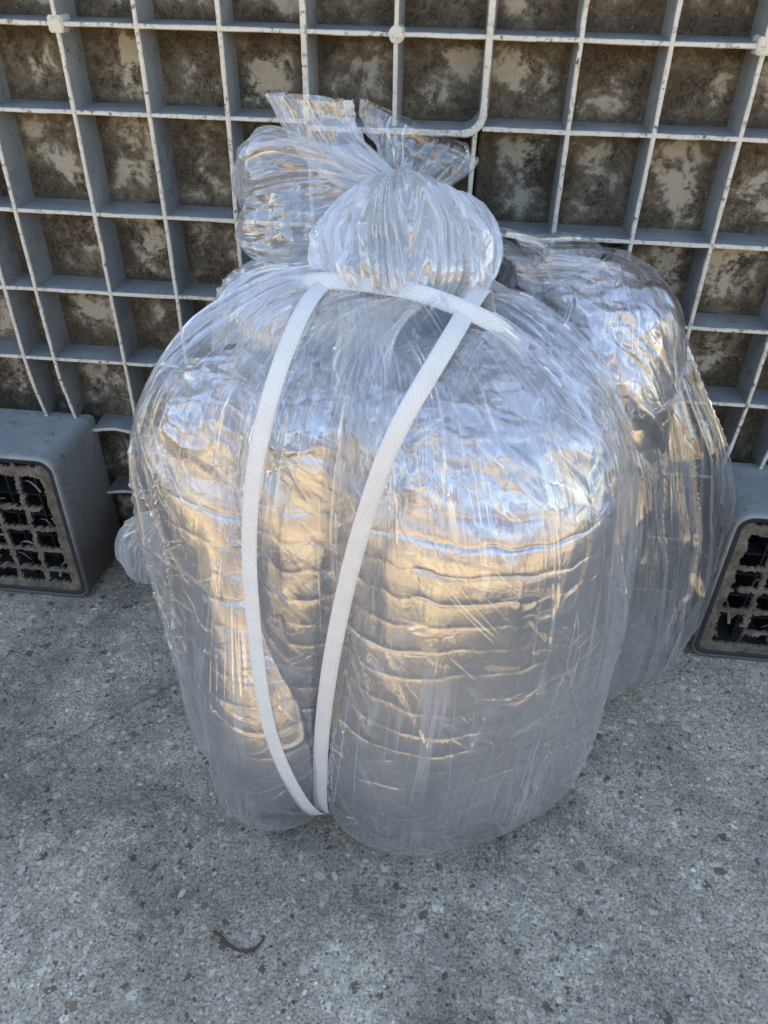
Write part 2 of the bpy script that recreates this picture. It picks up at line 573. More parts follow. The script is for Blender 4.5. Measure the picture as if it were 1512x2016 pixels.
# unseen dark wall added opposite, for the foil to reflect
t = thing('reflection_wall', 'long unseen dark wall added opposite for the foil to reflect', 'wall', (0, -11, 0))
bm = bmesh.new()
bx(bm, -30, 30, -11.3, -11, 0, 2.4)
for k in range(21):
    bx(bm, -30.2 + 3 * k, -29.8 + 3 * k, -10.998, -10.8, 0, 2.4)
obj_bm('wall', bm, M_REFLECTION_WALL, t)
bm = bmesh.new(); bx(bm, -30, 30, -11.35, -10.75, 2.402, 2.5); obj_bm('coping', bm, M_ADDED_WALL, t)

# ------------------------------------------------------------------ the plastic pallet standing on edge
pal = thing('plastic_pallet', 'grey plastic pallet standing on its edge, its dirty ribbed underside facing out', 'pallet', (0.31, 0.02, 0))
rng = random.Random(4)
DEPTH = 0.040
XS = [-0.275, -0.2, -0.122, -0.085, 0.0, 0.075, 0.15, 0.226, 0.3077, 0.3885, 0.466, 0.541, 0.617, 0.699, 0.741, 0.82, 0.895]
ZS = [0.012, 0.098, 0.192, 0.286, 0.370, 0.454, 0.548, 0.6195, 0.69, 0.775, 0.85, 0.93, 0.998]
TOP = 1.0


def rib_sheet(axis, c, a0, a1, y0, y1, th, n, wob=0.0, seed=0, dip=None):
    """one rib: swept box with draft (thicker at its root), worn wobbly front edge; axis 'x' = vertical rib at x=c"""
    ns = max(2, int(abs(a1 - a0) / 0.004))
    s = np.linspace(a0, a1, ns)
    w = 0.0007 * vn(s * 7, s * 0 + seed * 1.37, 3) + 0.00025 * vn(s * 60, s * 0 + seed * 1.37, 9)
    e = 0.0005 * vn(s * 45, s * 0 + seed, 5) + wob * vn(s * 9, s * 0 + seed, 8)
    nick = np.where(vn(s * 22, s * 0 + seed * 3.1, 15) > 0.86, 0.0022, 0.0)
    if dip is not None:
        w = w + dip(s)
    V = []
    h = th / 2
    hh = h * 0.80 * (1 + 0.10 * vn(s * 90, s * 0 + seed, 21))
    prof = [(y1, -h * 1.35), (y0 + 0.0012, -hh), (y0, -hh * 0.62), (y0, hh * 0.62), (y0 + 0.0012, hh), (y1, h * 1.35)]
    for k, (y, d) in enumerate(prof):
        fr = (y1 - y) / (y1 - y0)
        q = (w * fr) + c + d
        yy = y + (e + nick) * (1 if y < y1 else 0)
        V.append(np.stack([q, yy, s], 1) if axis == 'x' else np.stack([s, yy, q], 1))
    V = np.stack(V, 1)                                   # ns, 6, 3
    F = []
    for k in range(5):
        a = np.arange(ns - 1) * 6 + k
        F.append(np.stack([a, a + 1, a + 7, a + 6], 1))
    F = np.concatenate(F)
    cap = np.array([[0, 1, 4, 5], [1, 2, 3, 4]])
    F = np.concatenate([F, cap, cap + (ns - 1) * 6])
    front = np.zeros(len(F), bool)
    front[(ns - 1):(ns - 1) * 4] = True
    return V.reshape(-1, 3), F, front


parts = []
FOOT_L = (-0.200, -0.0585)
FOOT_R = (0.686, 0.828)
FOOT_M = (0.243, 0.384)
FOOT_Z = 0.2085
FD = 0.0985
recess = (0.226, 0.3885, 0.548)      # x0,x1, below z: deeper pocket in the middle


def z_start(x):
    for f in (FOOT_L, FOOT_R, FOOT_M):
        if f[0] - 0.003 < x < f[1] + 0.003:
            return FOOT_Z - 0.002
    return 0.004


for i, x in enumerate(XS):
    zs = z_start(x)
    if x == 0.3077: zs = 0.5481 if False else 0.548
    if x == 0.226:
        parts.append(rib_sheet('x', x, recess[2], TOP, -0.001, DEPTH, 0.0068, 0, seed=i)); top_end = recess[2]
        parts.append(rib_sheet('x', x, zs, recess[2], 0.004, 0.10, 0.0052, 0, seed=i + 50)); continue
    if x == 0.3885:
        parts.append(rib_sheet('x', x, recess[2] + 0.0128, TOP, -0.001, DEPTH, 0.0072, 0, seed=i))
        parts.append(rib_sheet('x', x - 0.0068, zs, recess[2] - 0.003, 0.003, 0.10, 0.0052, 0, seed=i + 50)); continue
    # ribs near the feet bow sideways a little, as they do in a tired pallet
    dip = None
    if x in (-0.122, -0.085): dip = lambda s: -0.0 + 0.010 * np.clip((0.30 - s) / 0.1, 0, 1) ** 2
    if x in (0.699, 0.741): dip = lambda s: -0.006 * np.clip((0.30 - s) / 0.1, 0, 1) ** 2
    parts.append(rib_sheet('x', x, zs, TOP, 0.0, DEPTH, 0.0054, 0, seed=i, dip=dip))
for j, z in enumerate(ZS):
    segs = [(-0.275, 0.895)]
    if z < FOOT_Z:
        segs = [(-0.275, FOOT_L[0]), (FOOT_L[1], FOOT_M[0]), (FOOT_M[1], FOOT_R[0]), (FOOT_R[1], 0.895)]
    elif z < recess[2]:
        segs = [(-0.275, recess[0]), (0.3817, 0.895)]
    elif z == recess[2]:
        segs = [(-0.275, 0.226), (0.226, 0.3885 - 0.018), (0.3885, 0.895)]
    for q, (a, b) in enumerate(segs):
        y0 = 0.0006
        th = 0.0050
        if z == recess[2] and q == 1: y0, th = -0.001, 0.0068
        zz = z - 0.0045 if (z == recess[2] and q == 1) else z
        dip = None
        if z < 0.2:
            dip = (lambda s: 0.004 * np.sin((s + 0.0585) * 60) * np.exp(-np.abs(s + 0.03) * 12))
        parts.append(rib_sheet('z', zz, a, b, y0, DEPTH + 0.0003, th, 0, seed=100 + j * 3 + q, dip=dip))
# rounded lower right corner of the central frame
na = 14
ang = np.linspace(0, math.pi / 2, na)
cxr, czr, rr = 0.3885 - 0.018, 0.5435 + 0.018, 0.018
V = []; F = []
for a in ang:
    for (y, d) in ((DEPTH, -0.0045), (0.0, -0.0034), (-0.001, -0.002), (-0.001, 0.002), (0.0, 0.0034), (DEPTH, 0.0045)):
        V.append((cxr + (rr + d) * math.sin(a), y, czr - (rr + d) * math.cos(a)))
for i in range(na - 1):
    for k in range(5):
        F.append((i * 6 + k, i * 6 + k + 1, i * 6 + k + 7, i * 6 + k + 6))
parts.append((np.array(V), np.array(F), np.array([k in (1, 2, 3) for i in range(na - 1) for k in range(5)])))
# merge into one mesh with two material slots
Vs, Fs, Ms, off = [], [], [], 0
for V, F, fr in parts:
    Vs.append(V); Fs.append(F + off); Ms.append(fr); off += len(V)
ribs = mesh_np('rib_grid', np.concatenate(Vs), np.concatenate(Fs), M_PLASTIC, pal, smooth=False)
ribs.data.materials.append(M_EDGE)
ribs.data.polygons.foreach_set('material_index', np.concatenate(Ms).astype(np.int32))

# bosses where ribs cross: the round ejector mark and the two cross bosses
for (x, z, r, n) in ((0.3077, 0.6195, 0.0075, 16), (0.0, 0.6195, 0.010, 4), (0.617, 0.6195, 0.010, 4), (0.3077, 0.85, 0.0075, 16)):
    bm = bmesh.new()
    ret = bmesh.ops.create_cone(bm, cap_ends=True, segments=n, radius1=r, radius2=r * 0.95, depth=0.02,
                                matrix=Matrix.Translation((x, 0.0078, z)) @ Matrix.Rotation(math.pi / 2, 4, 'X') @ Matrix.Rotation(math.pi / 4 * (n == 4), 4, 'Z'))
    bmesh.ops.bevel(bm, geom=bm.edges[:], offset=0.0012, segments=2, affect='EDGES')
    obj_bm('boss', bm, M_EDGE, pal)

# dirty deck plate at the back of the cells
nx, nz = 300, 250
xx = np.linspace(-0.275, 0.895, nx); zz = np.linspace(0.004, TOP, nz)
X, Z = np.meshgrid(xx, zz)
rec = (X > recess[0]) & (X < recess[1] - 0.005) & (Z < recess[2])
dx = np.min(np.abs(X[..., None] - np.array(XS)), -1); dz = Z[..., None] - np.array(ZS)
dzz = np.min(np.abs(dz), -1)
edge = np.exp(-np.minimum(dx, dzz) / 0.013)
Y = DEPTH + 0.0005 + 0.0008 * fbm(X * 30, Z * 30, 2) - 0.006 * np.exp(-np.minimum(dx, dzz) / 0.003)
Y = np.where(rec, 0.1, Y)
plate = mesh_np('deck_plate', np.stack([X, Y, Z], -1).reshape(-1, 3), grid_faces(nz, nx, False), M_GRIME, pal)
at = plate.data.attributes.new('edge', 'FLOAT', 'POINT')
at.data.foreach_set('value', edge.ravel().astype(np.float32))
bm = bmesh.new()
bx(bm, -0.28, 0.90, 0.102, 0.112, 0.002, TOP + 0.003)
obj_bm('deck', bm, M_PLASTIC, pal)
bm = bmesh.new()
bx(bm, -0.281, -0.276, 0.0, 0.1015, 0.002, TOP); bx(bm, 0.896, 0.901, 0.0, 0.1015, 0.002, TOP)
bx(bm, -0.276, 0.896, 0.0, 0.1015, TOP - 0.001, TOP + 0.0025)
obj_bm('rim', bm, M_PLASTIC, pal)


def rounded_rect(x0, x1, z0, z1, r, n=6):
    pts = []
    for (cx, cz, a0) in ((x1 - r, z1 - r, 0), (x0 + r, z1 - r, 90), (x0 + r, z0 + r, 180), (x1 - r, z0 + r, 270)):
        for k in range(n + 1):
            a = R(a0 + 90 * k / n)
            pts.append((cx + r * math.cos(a), cz + r * math.sin(a)))
    return pts


def foot(x0, x1, seed):
    f_ = thing_part = None
    # outer shell: rounded tube from the ribs to the front, open at the front
    rings = []
    for (y, d, rad) in ((0.012, 0.0, 0.006), (-0.01, 0.0, 0.010), (-FD + 0.01, 0.0, 0.018), (-FD + 0.003, 0.0, 0.018), (-FD, -0.0012, 0.018),
                        (-FD, -0.0036, 0.0165), (-FD + 0.004, -0.0046, 0.0155), (0.01, -0.0052, 0.012)):
        rings.append([(x, y, z) for x, z in rounded_rect(x0 - d, x1 + d, 0.0005 - d, FOOT_Z + 0.004 * (-y / FD) + d, rad)])
    P = np.array(rings)
    sh = mesh_np('foot', P.reshape(-1, 3), grid_faces(P.shape[0], P.shape[1]), M_PLASTIC, pal)
    # black inner lining
    rings = []
    for (y, d) in ((-FD + 0.0015, -0.0048), (-FD + 0.0015, -0.0098), (-FD + 0.006, -0.0105)):
        rings.append([(x, y, z) for x, z in rounded_rect(x0 - d, x1 + d, 0.0005 - d, FOOT_Z + 0.004 + d, 0.0125)])
    P = np.array(rings)
    mesh_np('lining', P.reshape(-1, 3), grid_faces(P.shape[0], P.shape[1]), M_DARK, sh)
    # muddy grate: a plate with torn holes, built as a fine grid of little columns
    gx0, gx1, gz0, gz1 = x0 + 0.0088, x1 - 0.0088, 0.009, FOOT_Z - 0.004
    n1, n2 = 110, 150
    xs = np.linspace(gx0, gx1, n1 + 1); zs = np.linspace(gz0, gz1, n2 + 1)
    Xc, Zc = np.meshgrid((xs[1:] + xs[:-1]) / 2, (zs[1:] + zs[:-1]) / 2)
    nx_ = Xc + 0.0020 * fbm(Xc * 130 + seed, Zc * 130, 3) + 0.0016 * vn(Xc * 420, Zc * 420, seed)
    nz_ = Zc + 0.0020 * fbm(Xc * 130 + seed + 9, Zc * 130, 4) + 0.0016 * vn(Xc * 420 + 4, Zc * 420, seed + 1)
    cw = (gx1 - gx0 - 0.014) / 3.0
    bars_x = [gx0 + 0.007 + cw * k for k in range(4)]
    h = gz1 - gz0
    bars_z = [gz0 + h * q for q in (0.035, 0.17, 0.335, 0.50, 0.655, 0.93)]
    solid = np.zeros_like(Xc, bool)
    for k, b in enumerate(bars_x):
        solid |= np.abs(nx_ - b) < (0.0062 if k in (0, 3) else 0.0030)
    for k, b in enumerate(bars_z):
        solid |= np.abs(nz_ - b) < (0.0065 if k in (0, 5) else 0.0027)
    # a few bars torn away near the bottom
    torn = vn(Xc * 45 + seed * 3, Zc * 45, 77 + seed) > 0.55
    torn &= (Xc > gx0 + 0.014) & (Xc < gx1 - 0.014) & (Zc > gz0 + 0.014) & (Zc < gz1 - 0.06)
    solid &= ~torn
    depth_ = -FD + 0.002 + 0.0018 * fbm(Xc * 90, Zc * 90, 12 + seed) + 0.0012
    V, F = [], []
    idx = {}
    dd = np.pad(depth_, 1, mode='edge')
    dv = (dd[:-1, :-1] + dd[1:, :-1] + dd[:-1, 1:] + dd[1:, 1:]) / 4

    def vid(i, j, back):
        key = (i, j, back)
        if key not in idx:
            idx[key] = len(V)
            V.append((xs[j], dv[i, j] + 0.0045 if back else dv[i, j], zs[i]))
        return idx[key]
    for i in range(n2):
        for j in range(n1):
            if not solid[i, j]: continue
            F.append((vid(i, j, 0), vid(i, j + 1, 0), vid(i + 1, j + 1, 0), vid(i + 1, j, 0)))
            for (di, dj, a, b) in ((-1, 0, (i, j), (i, j + 1)), (1, 0, (i + 1, j), (i + 1, j + 1)), (0, -1, (i, j), (i + 1, j)), (0, 1, (i, j + 1), (i + 1, j + 1))):
                ii, jj = i + di, j + dj
                if 0 <= ii < n2 and 0 <= jj < n1 and solid[ii, jj]: continue
                F.append((vid(*a, 0), vid(*b, 0), vid(*b, 1), vid(*a, 1)))
    gr = mesh_np('grate', np.array(V), np.array(F), M_MUD, sh, smooth=True)
    # dark inside of the hollow foot
    bm = bmesh.new()
    bx(bm, x0 + 0.006, x1 - 0.006, -0.02, -0.017, 0.006, FOOT_Z - 0.004)
    obj_bm('inner_web', bm, M_DARK, sh)
    # dead stalks and rags of film caught in the holes
    bm = bmesh.new()
    for k in range(1, 3):
        xc = bars_x[k] + 0.004
        bx(bm, xc - 0.001, xc + 0.001, -FD + 0.03, -0.021, 0.008, FOOT_Z - 0.006)
    for b in bars_z[1:5]:
        bx(bm, x0 + 0.008, x1 - 0.008, -FD + 0.032, -0.0205, b - 0.001, b + 0.001)
    obj_bm('inner_web', bm, M_DARK, sh)
    rg = random.Random(seed)
    for k in range(16):
        bm = bmesh.new()
        p = Vector((rg.uniform(gx0 + 0.01, gx1 - 0.01), -FD + rg.uniform(0.006, 0.02), rg.uniform(gz0 + 0.005, gz1 * (0.5 if k < 9 else 0.95))))
        d = Vector((rg.uniform(-1, 1), rg.uniform(-0.2, 0.2), rg.uniform(-0.7, 0.5))).normalized()
        L = rg.uniform(0.012, 0.03); w = rg.uniform(0.0008, 0.0028)
        pr = None
        for q in range(5):
            s = q / 4
            c_ = p + d * L * (s - 0.5) + Vector((0, 0, -0.006 * (s - 0.5) ** 2 * 4))
            n_ = Vector((-d.z, 0.3, d.x)).normalized() * w * (1 - 0.6 * s)
            pr2 = (bm.verts.new(c_ - n_), bm.verts.new(c_ + Vector((0, -w, 0))), bm.verts.new(c_ + n_))
            if pr:
                bm.faces.new((pr[0], pr[1], pr2[1], pr2[0])); bm.faces.new((pr[1], pr[2], pr2[2], pr2[1]))
            pr = pr2
        obj_bm('dry_stalk', bm, M_TWIG, sh)


foot(*FOOT_L, 1)
foot(*FOOT_M, 2)
foot(*FOOT_R, 5)

def spline(pts, n):
    pts = np.array(pts, float)
    k = len(pts)
    P = np.vstack([2 * pts[0] - pts[1], pts, 2 * pts[-1] - pts[-2]])
    t = np.linspace(0, k - 1 - 1e-6, n)
    i = t.astype(int); f = (t - i)[:, None]
    p0, p1, p2, p3 = P[i], P[i + 1], P[i + 2], P[i + 3]
    return 0.5 * ((2 * p1) + (-p0 + p2) * f + (2 * p0 - 5 * p1 + 4 * p2 - p3) * f ** 2 + (-p0 + 3 * p1 - 3 * p2 + p3) * f ** 3)


# ------------------------------------------------------------------ surfaces of bags and ducts
def star_rings(circles, center, th, smooth=6):
    """distance from center to the union outline of circles, film-smoothed"""
    r = np.full_like(th, 0.01)
    for (x, y, rad) in circles:
        dx, dy = x - center[0], y - center[1]
        ct, st = np.cos(th), np.sin(th)
        b = dx * ct + dy * st
        d = b * b - (dx * dx + dy * dy - rad * rad)
        h = np.where(d > 0, b + np.sqrt(np.clip(d, 0, None)), 0)
        r = np.maximum(r, h)
    return gauss_per(r, smooth)


def hull(circles, center, table, nu, nv, smooth=200, low=None, zb=(0.06, 0.36)):
    """table rows: v, z, scale, cx, cy (centre in plan), squeeze to circle 0..1, neck radius; returns P, theta, v"""
    v = np.linspace(0, 1, nv)
    T = smooth_tab(v, table)
    th = np.linspace(math.pi / 2, math.pi / 2 + 2 * math.pi, nu, endpoint=False)   # seam at the back
    r0 = star_rings(circles, center, th, smooth)
    z, sc, cx, cy, sq, rn = T.T
    r1 = star_rings(low, center, th, smooth) if low else r0
    wz = sstep(zb[0], zb[1], z)[:, None]
    r0 = r0[None] * wz + r1[None] * (1 - wz)
    Rr = (1 - sq)[:, None] * r0 * sc[:, None] + (sq * rn)[:, None]
    P = np.stack([cx[:, None] + Rr * np.cos(th), cy[:, None] + Rr * np.sin(th), np.broadcast_to(z[:, None], Rr.shape)], -1)
    return P, np.broadcast_to(th, Rr.shape), np.broadcast_to(v[:, None], Rr.shape)


NECK = (0.335, -0.205)

def film_folds(P, th, seed, ztop=0.47, gather=1.0, diag=1.0, cr=1.0, Rm=0.12, gz=0.36):
    z = P[..., 2]
    a = th * Rm
    T = sstep(gz, ztop, z)
    n = 0
    wob = 0.06 * vn(th * 3, z * 6, seed + 1)
    g = (0.50 * vn((th + wob) * 9, z * 3, seed) + 0.34 * vn((th + wob) * 20, z * 3, seed + 2) + 0.16 * vn((th + wob) * 40, z * 3, seed + 3))
    g = g + 0.5 * ridge(vn((th + wob) * 16, z * 4, seed + 4), 0.22)
    n = n + gather * g * (0.0008 + 0.0058 * T)
    # long thin tension wrinkles, fanning down from the neck
    s = a + 0.25 * (z - 0.3) * np.sin(th * 1.0 + seed)
    patch = sstep(-0.25, 0.35, vn(a * 14, z * 9, seed + 5))
    n = n + diag * patch * 0.0034 * ridge(vn(s * 60, z * 4, seed + 6), 0.12)
    # diagonal wrinkles lower down
    low = 1 - sstep(0.30, 0.40, z)
    dsgn = s * 0.85 + z * 0.55
    dt = -s * 0.55 + z * 0.85
    patch = sstep(-0.1, 0.35, vn(a * 11 + 5, z * 10, seed + 7))
    n = n + diag * low * patch * (0.0026 * ridge(vn(dsgn * 70, dt * 7, seed + 8), 0.15) + 0.0006 * vn(dsgn * 50, dt * 6, seed + 12))
    # horizontal creases pulled round the duct
    patch = sstep(0.0, 0.4, vn(a * 10 + 2, z * 12, seed + 9))
    n = n + low * patch * 0.0016 * ridge(vn(a * 12, z * 60 + a * 10, seed + 10), 0.25)
    # soft crumple
    n = n + cr * (0.0055 * facet(a * 13, z * 8, seed + 20) + 0.0026 * facet(a * 30 + z * 12, z * 16, seed + 24)) * (0.45 + 0.55 * sstep(0.28, 0.42, z))
    return n


def film_obj(name, P, th, disp, mat, parent, Rm=0.12):
    N = normals_grid(P)
    disp = disp * (0.15 + 0.85 * sstep(0.004, 0.05, P[..., 2]))
    Q = P + N * disp[..., None]
    Q[..., 2] = np.maximum(Q[..., 2], 0.0012)
    v_len = np.concatenate([[0], np.cumsum(np.linalg.norm(np.diff(P[:, P.shape[1] // 2], axis=0), axis=1))])
    uv = np.stack([(th - math.pi / 2) * Rm, np.broadcast_to(v_len[:, None], th.shape)], -1)
    F = grid_faces(P.shape[0], P.shape[1])
    o = mesh_np(name, Q.reshape(-1, 3), F, mat, parent, uv=uv.reshape(-1, 2))
    return o, Q


def duct(label, circle, z1, seed, lean=(0, 0), low=None, nu=420, nv=420, cr=1.0, td=0.075, group='foil ducts packed in the clear bags'):
    x, y, r = circle
    tab = [(0, 0.003, 0.02, x, y), (0.10, 0.004, 0.74, x, y), (0.135, 0.010, 0.86, x, y), (0.17, 0.026, 0.945, x, y), (0.3, 0.09, 0.99, x, y),
           (0.62, z1 - 0.095, 0.985, x + lean[0] * 0.6, y + lean[1] * 0.6), (0.72, z1 - 0.055, 0.93, x + lean[0], y + lean[1]),
           (0.80, z1 - 0.020, 0.80, x + lean[0], y + lean[1]), (0.86, z1 - 0.002, 0.62, x + lean[0], y + lean[1]),
           (0.93, z1 + 0.010, 0.36, x + lean[0], y + lean[1] + 0.012), (1.0, z1 + 0.018, 0.02, x + lean[0], y + lean[1] + 0.02)]
    v = np.linspace(0, 1, nv)
    T = smooth_tab(v, tab)
    th = np.linspace(math.pi / 2, math.pi * 2.5, nu, endpoint=False)
    z, sc, cx, cy = T.T
    r0 = np.full((1, nu), r)
    if low:
        wz = sstep(0.06, 0.36, z)[:, None]
        r0 = r0 * wz + star_rings(low, (x, y), th, 30)[None] * (1 - wz)
    Rr = sc[:, None] * r0
    P = np.stack([cx[:, None] + Rr * np.cos(th), cy[:, None] + Rr * np.sin(th), np.broadcast_to(z[:, None], Rr.shape)], -1)
    TH = np.broadcast_to(th, Rr.shape)
    Zz = P[..., 2]
    a = TH * r
    side = sstep(0.02, 0.05, Zz) * (1 - sstep(z1 - 0.08, z1 - 0.03, Zz))
    per = 0.0225
    zz_ = Zz + 0.009 * vn(a * 7, Zz * 12, seed) + 0.005 * vn(a * 20, Zz * 16, seed + 3) + 0.003 * vn(a * 60, Zz * 20, seed + 33)
    ph = zz_ / per
    k = np.floor(ph + 0.5)
    dist = np.abs(ph - k) * per                           # metres from the nearest crease
    on = sstep(-0.15, 0.35, vn(a * 13, k * 3.7, seed + 1))
    on = 0.35 + 0.65 * on * sstep(-0.5, 0.1, vn(a * 40, Zz * 30, seed + 31))
    d = (-0.0012 * np.exp(-dist / 0.0013) - 0.00022 * np.exp(-(dist / 0.007) ** 2)) * side * on
    d = d + side * 0.0018 * facet(a * 14, Zz * 7, seed + 4) + side * 0.0009 * facet(a * 60, Zz * 16, seed + 14) \
        + side * 0.0012 * ridge(vn(a * 75, Zz * 12, seed + 5), 0.12) * sstep(0, 0.4, vn(a * 15, Zz * 15, seed + 6))
    topm = sstep(z1 - td, z1 - 0.03 - (td - 0.075) * 0.5, Zz)
    px, py = P[..., 0], P[..., 1]
    d = d + cr * topm * 0.013 * crumple(px * 26 + seed + Zz * 18, py * 26 + Zz * 13, seed + 7)
    d = d + cr * topm * 0.0010 * facet(px * 90, py * 90 + Zz * 60, seed + 8) + topm * 0.0022 * ridge(vn(px * 45 + Zz * 20, py * 45 + Zz * 9, seed + 9), 0.3)
    N = normals_grid(P)
    Q = P + N * d[..., None]
    Q[..., 2] = np.maximum(Q[..., 2], 0.0025)
    uv = np.stack([a, np.broadcast_to(np.concatenate([[0], np.cumsum(np.linalg.norm(np.diff(P[:, 0], axis=0), axis=1))])[:, None], a.shape)], -1)
    o = mesh_np('foil_duct', Q.reshape(-1, 3), grid_faces(nv, nu), M_FOIL, None, uv=uv.reshape(-1, 2))
    tag(o, label, 'duct', group)
    # crumpled end sheet of film folded over the top of the duct
    k0 = int(nv * 0.60)
    Pl = P[k0:]; THl = TH[k0:]; zl = Pl[..., 2]; al = THl * r
    lo = z1 - 0.075 + 0.028 * vn(THl * 1.6, zl * 0, seed + 40) + 0.012 * facet(THl * 5, zl * 0, seed + 41)
    dz_ = np.clip(lo - zl, 0, None)
    Pl = Pl.copy(); Pl[..., 2] += dz_
    dl = 0.0050 + 0.011 * crumple(Pl[..., 0] * 24 + Pl[..., 2] * 16, Pl[..., 1] * 24 + Pl[..., 2] * 13, seed + 42) + 0.002 * ridge(vn(Pl[..., 0] * 50 + Pl[..., 2] * 24, Pl[..., 1] * 40, seed + 43), 0.3)
    dl = np.maximum(dl, 0.0015) * (1 - 0.6 * (dz_ > 0))
    Ql = Pl + normals_grid(P[k0:]) * dl[..., None]
    mesh_np('end_film', Ql.reshape(-1, 3), grid_faces(nv - k0, nu), M_END, o, uv=uv[k0:].reshape(-1, 2))
    return o


# ducts (x, y, radius), height
D_L = (0.186, -0.245, 0.066)
D_M = (0.272, -0.285, 0.062)
D_R = (0.408, -0.268, 0.117)
D_C = (0.515, -0.120, 0.080)
D_D = (0.252, -0.120, 0.086)
LOW_L = [(0.207, -0.275, 0.066), (0.240, -0.332, 0.062)]
LOW_M = [(0.268, -0.314, 0.048)]
LOW_R = [(0.369, -0.306, 0.098), (0.406, -0.282, 0.107), (0.438, -0.258, 0.108)]
duct('crinkled silver foil duct in the left front bag, nearest the pallet foot', D_L, 0.396, 3, lean=(0.012, 0.014), low=LOW_L)
duct('narrow silver foil duct seen between the two long white straps', D_M, 0.408, 11, lean=(0.004, 0.022), low=LOW_M)
duct('widest silver foil duct, filling the big front right bag', D_R, 0.422, 23, lean=(-0.006, 0.034), nu=620, nv=520, low=LOW_R)
duct('crumpled silver foil duct in the loose bag behind on the right', D_C, 0.452, 37, lean=(-0.012, 0), cr=1.15, td=0.15)
duct('silver foil duct at the back left, mostly hidden behind the knotted neck', D_D, 0.440, 51, lean=(0.01, -0.01))

G_BAG = 'clear plastic bags of foil duct strapped in one bundle'
S1 = [(0.2950, -0.2150, 0.4800), (0.2820, -0.2400, 0.4830), (0.2729, -0.2680, 0.4750), (0.2650, -0.2960, 0.4560), (0.2580, -0.3160, 0.4330), (0.2515, -0.3300, 0.4040),
      (0.2450, -0.3400, 0.3680), (0.2408, -0.3495, 0.3162), (0.2418, -0.3600, 0.2653), (0.2458, -0.3730, 0.2062), (0.2525, -0.3825, 0.1539),
      (0.2635, -0.3865, 0.1036), (0.2755, -0.3830, 0.0560), (0.2840, -0.3750, 0.0260), (0.2880, -0.3620, 0.0080), (0.2890, -0.3400, 0.0020)]
S2 = [(0.4060, -0.1960, 0.4560), (0.3990, -0.2140, 0.4790), (0.3915, -0.2392, 0.4800), (0.3805, -0.2790, 0.4720), (0.3666, -0.3090, 0.4550), (0.3520, -0.3310, 0.4320),
      (0.3400, -0.3450, 0.4038), (0.3290, -0.3520, 0.3640), (0.3198, -0.3560, 0.3242), (0.3100, -0.3600, 0.2712), (0.3025, -0.3640, 0.2212),
      (0.2955, -0.3665, 0.1608), (0.2915, -0.3690, 0.1044), (0.2895, -0.3700, 0.0405), (0.2900, -0.3640, 0.0130), (0.2900, -0.3400, 0.0020)]
def cinch(P, disp):
    """the straps press the film in along their run"""
    for S_ in (S1, S2):
        C = spline(S_, 120)
        m_ = np.full(P.shape[:2], 9.0)
        for c in C:
            m_ = np.minimum(m_, ((P - c) ** 2).sum(-1))
        g_ = np.exp(-m_ / 0.014 ** 2)
        disp = disp * (1 - 0.7 * g_) - 0.0045 * g_
    return disp


# ---- front right bag
bagB = thing('plastic_bag', 'large clear plastic bag at the front right of the bundle, stretched round the widest duct', 'bag', (D_R[0], D_R[1], 0), G_BAG)
tabB = [(0, 0.0015, 0.05, .405, -.275, 0, .05), (0.10, 0.0015, 0.80, .403, -.276, 0, .05), (0.13, 0.005, 0.91, .403, -.276, 0, .05), (0.18, 0.028, 0.985, .403, -.276, 0, .05),
        (0.26, 0.09, 1.0, .405, -.275, 0, .05), (0.5, 0.26, 1.03, .411, -.270, 0, .05), (0.64, 0.355, 1.0, .407, -.264, 0, .05),
        (0.72, 0.400, 0.925, .396, -.258, 0, .05), (0.79, 0.435, 0.82, .386, -.247, .08, .05), (0.86, 0.458, 0.72, .372, -.234, .34, .05),
        (0.93, 0.472, 0.75, .352, -.217, .75, .05), (1.0, 0.482, 0.7, .338, -.207, 1, .050)]
PB, thB, vB = hull([(D_R[0], D_R[1], D_R[2] + 0.004)], (0.405, -0.275), tabB, 760, 560, 300, low=[(c[0], c[1], c[2] + 0.004) for c in LOW_R])
oB, QB = film_obj('film', PB, thB, cinch(PB, film_folds(PB, thB, 5)), M_FILM, bagB, 0.125)
# ---- front left bag (two ducts)
bagA = thing('plastic_bag', 'clear plastic bag at the front left of the bundle, holding two narrower ducts', 'bag', (0.215, -0.26, 0), G_BAG)
tabA = [(0, 0.0015, 0.05, .222, -.27, 0, .05), (0.10, 0.0015, 0.76, .222, -.27, 0, .05), (0.13, 0.005, 0.88, .222, -.268, 0, .05), (0.18, 0.028, 0.97, .22, -.265, 0, .05),
        (0.26, 0.09, 0.99, .218, -.262, 0, .05), (0.5, 0.26, 1.02, .216, -.26, 0, .05), (0.64, 0.345, 0.985, .219, -.256, 0, .05),
        (0.72, 0.395, 0.92, .226, -.25, 0.0, .05), (0.79, 0.431, 0.81, .240, -.243, .08, .05), (0.86, 0.458, 0.70, .264, -.231, .32, .05),
        (0.93, 0.479, 0.70, .300, -.216, .75, .05), (1.0, 0.482, 0.7, .328, -.207, 1, .050)]
PA, thA, vA = hull([(D_L[0], D_L[1], D_L[2] + 0.006), (D_M[0], D_M[1], D_M[2] + 0.005)], (0.218, -0.262), tabA, 720, 540, 120, low=[(c[0], c[1], c[2] + 0.005) for c in LOW_L + LOW_M])
oA, QA = film_obj('film', PA, thA, cinch(PA, film_folds(PA, thA, 41)), M_FILM, bagA, 0.115)
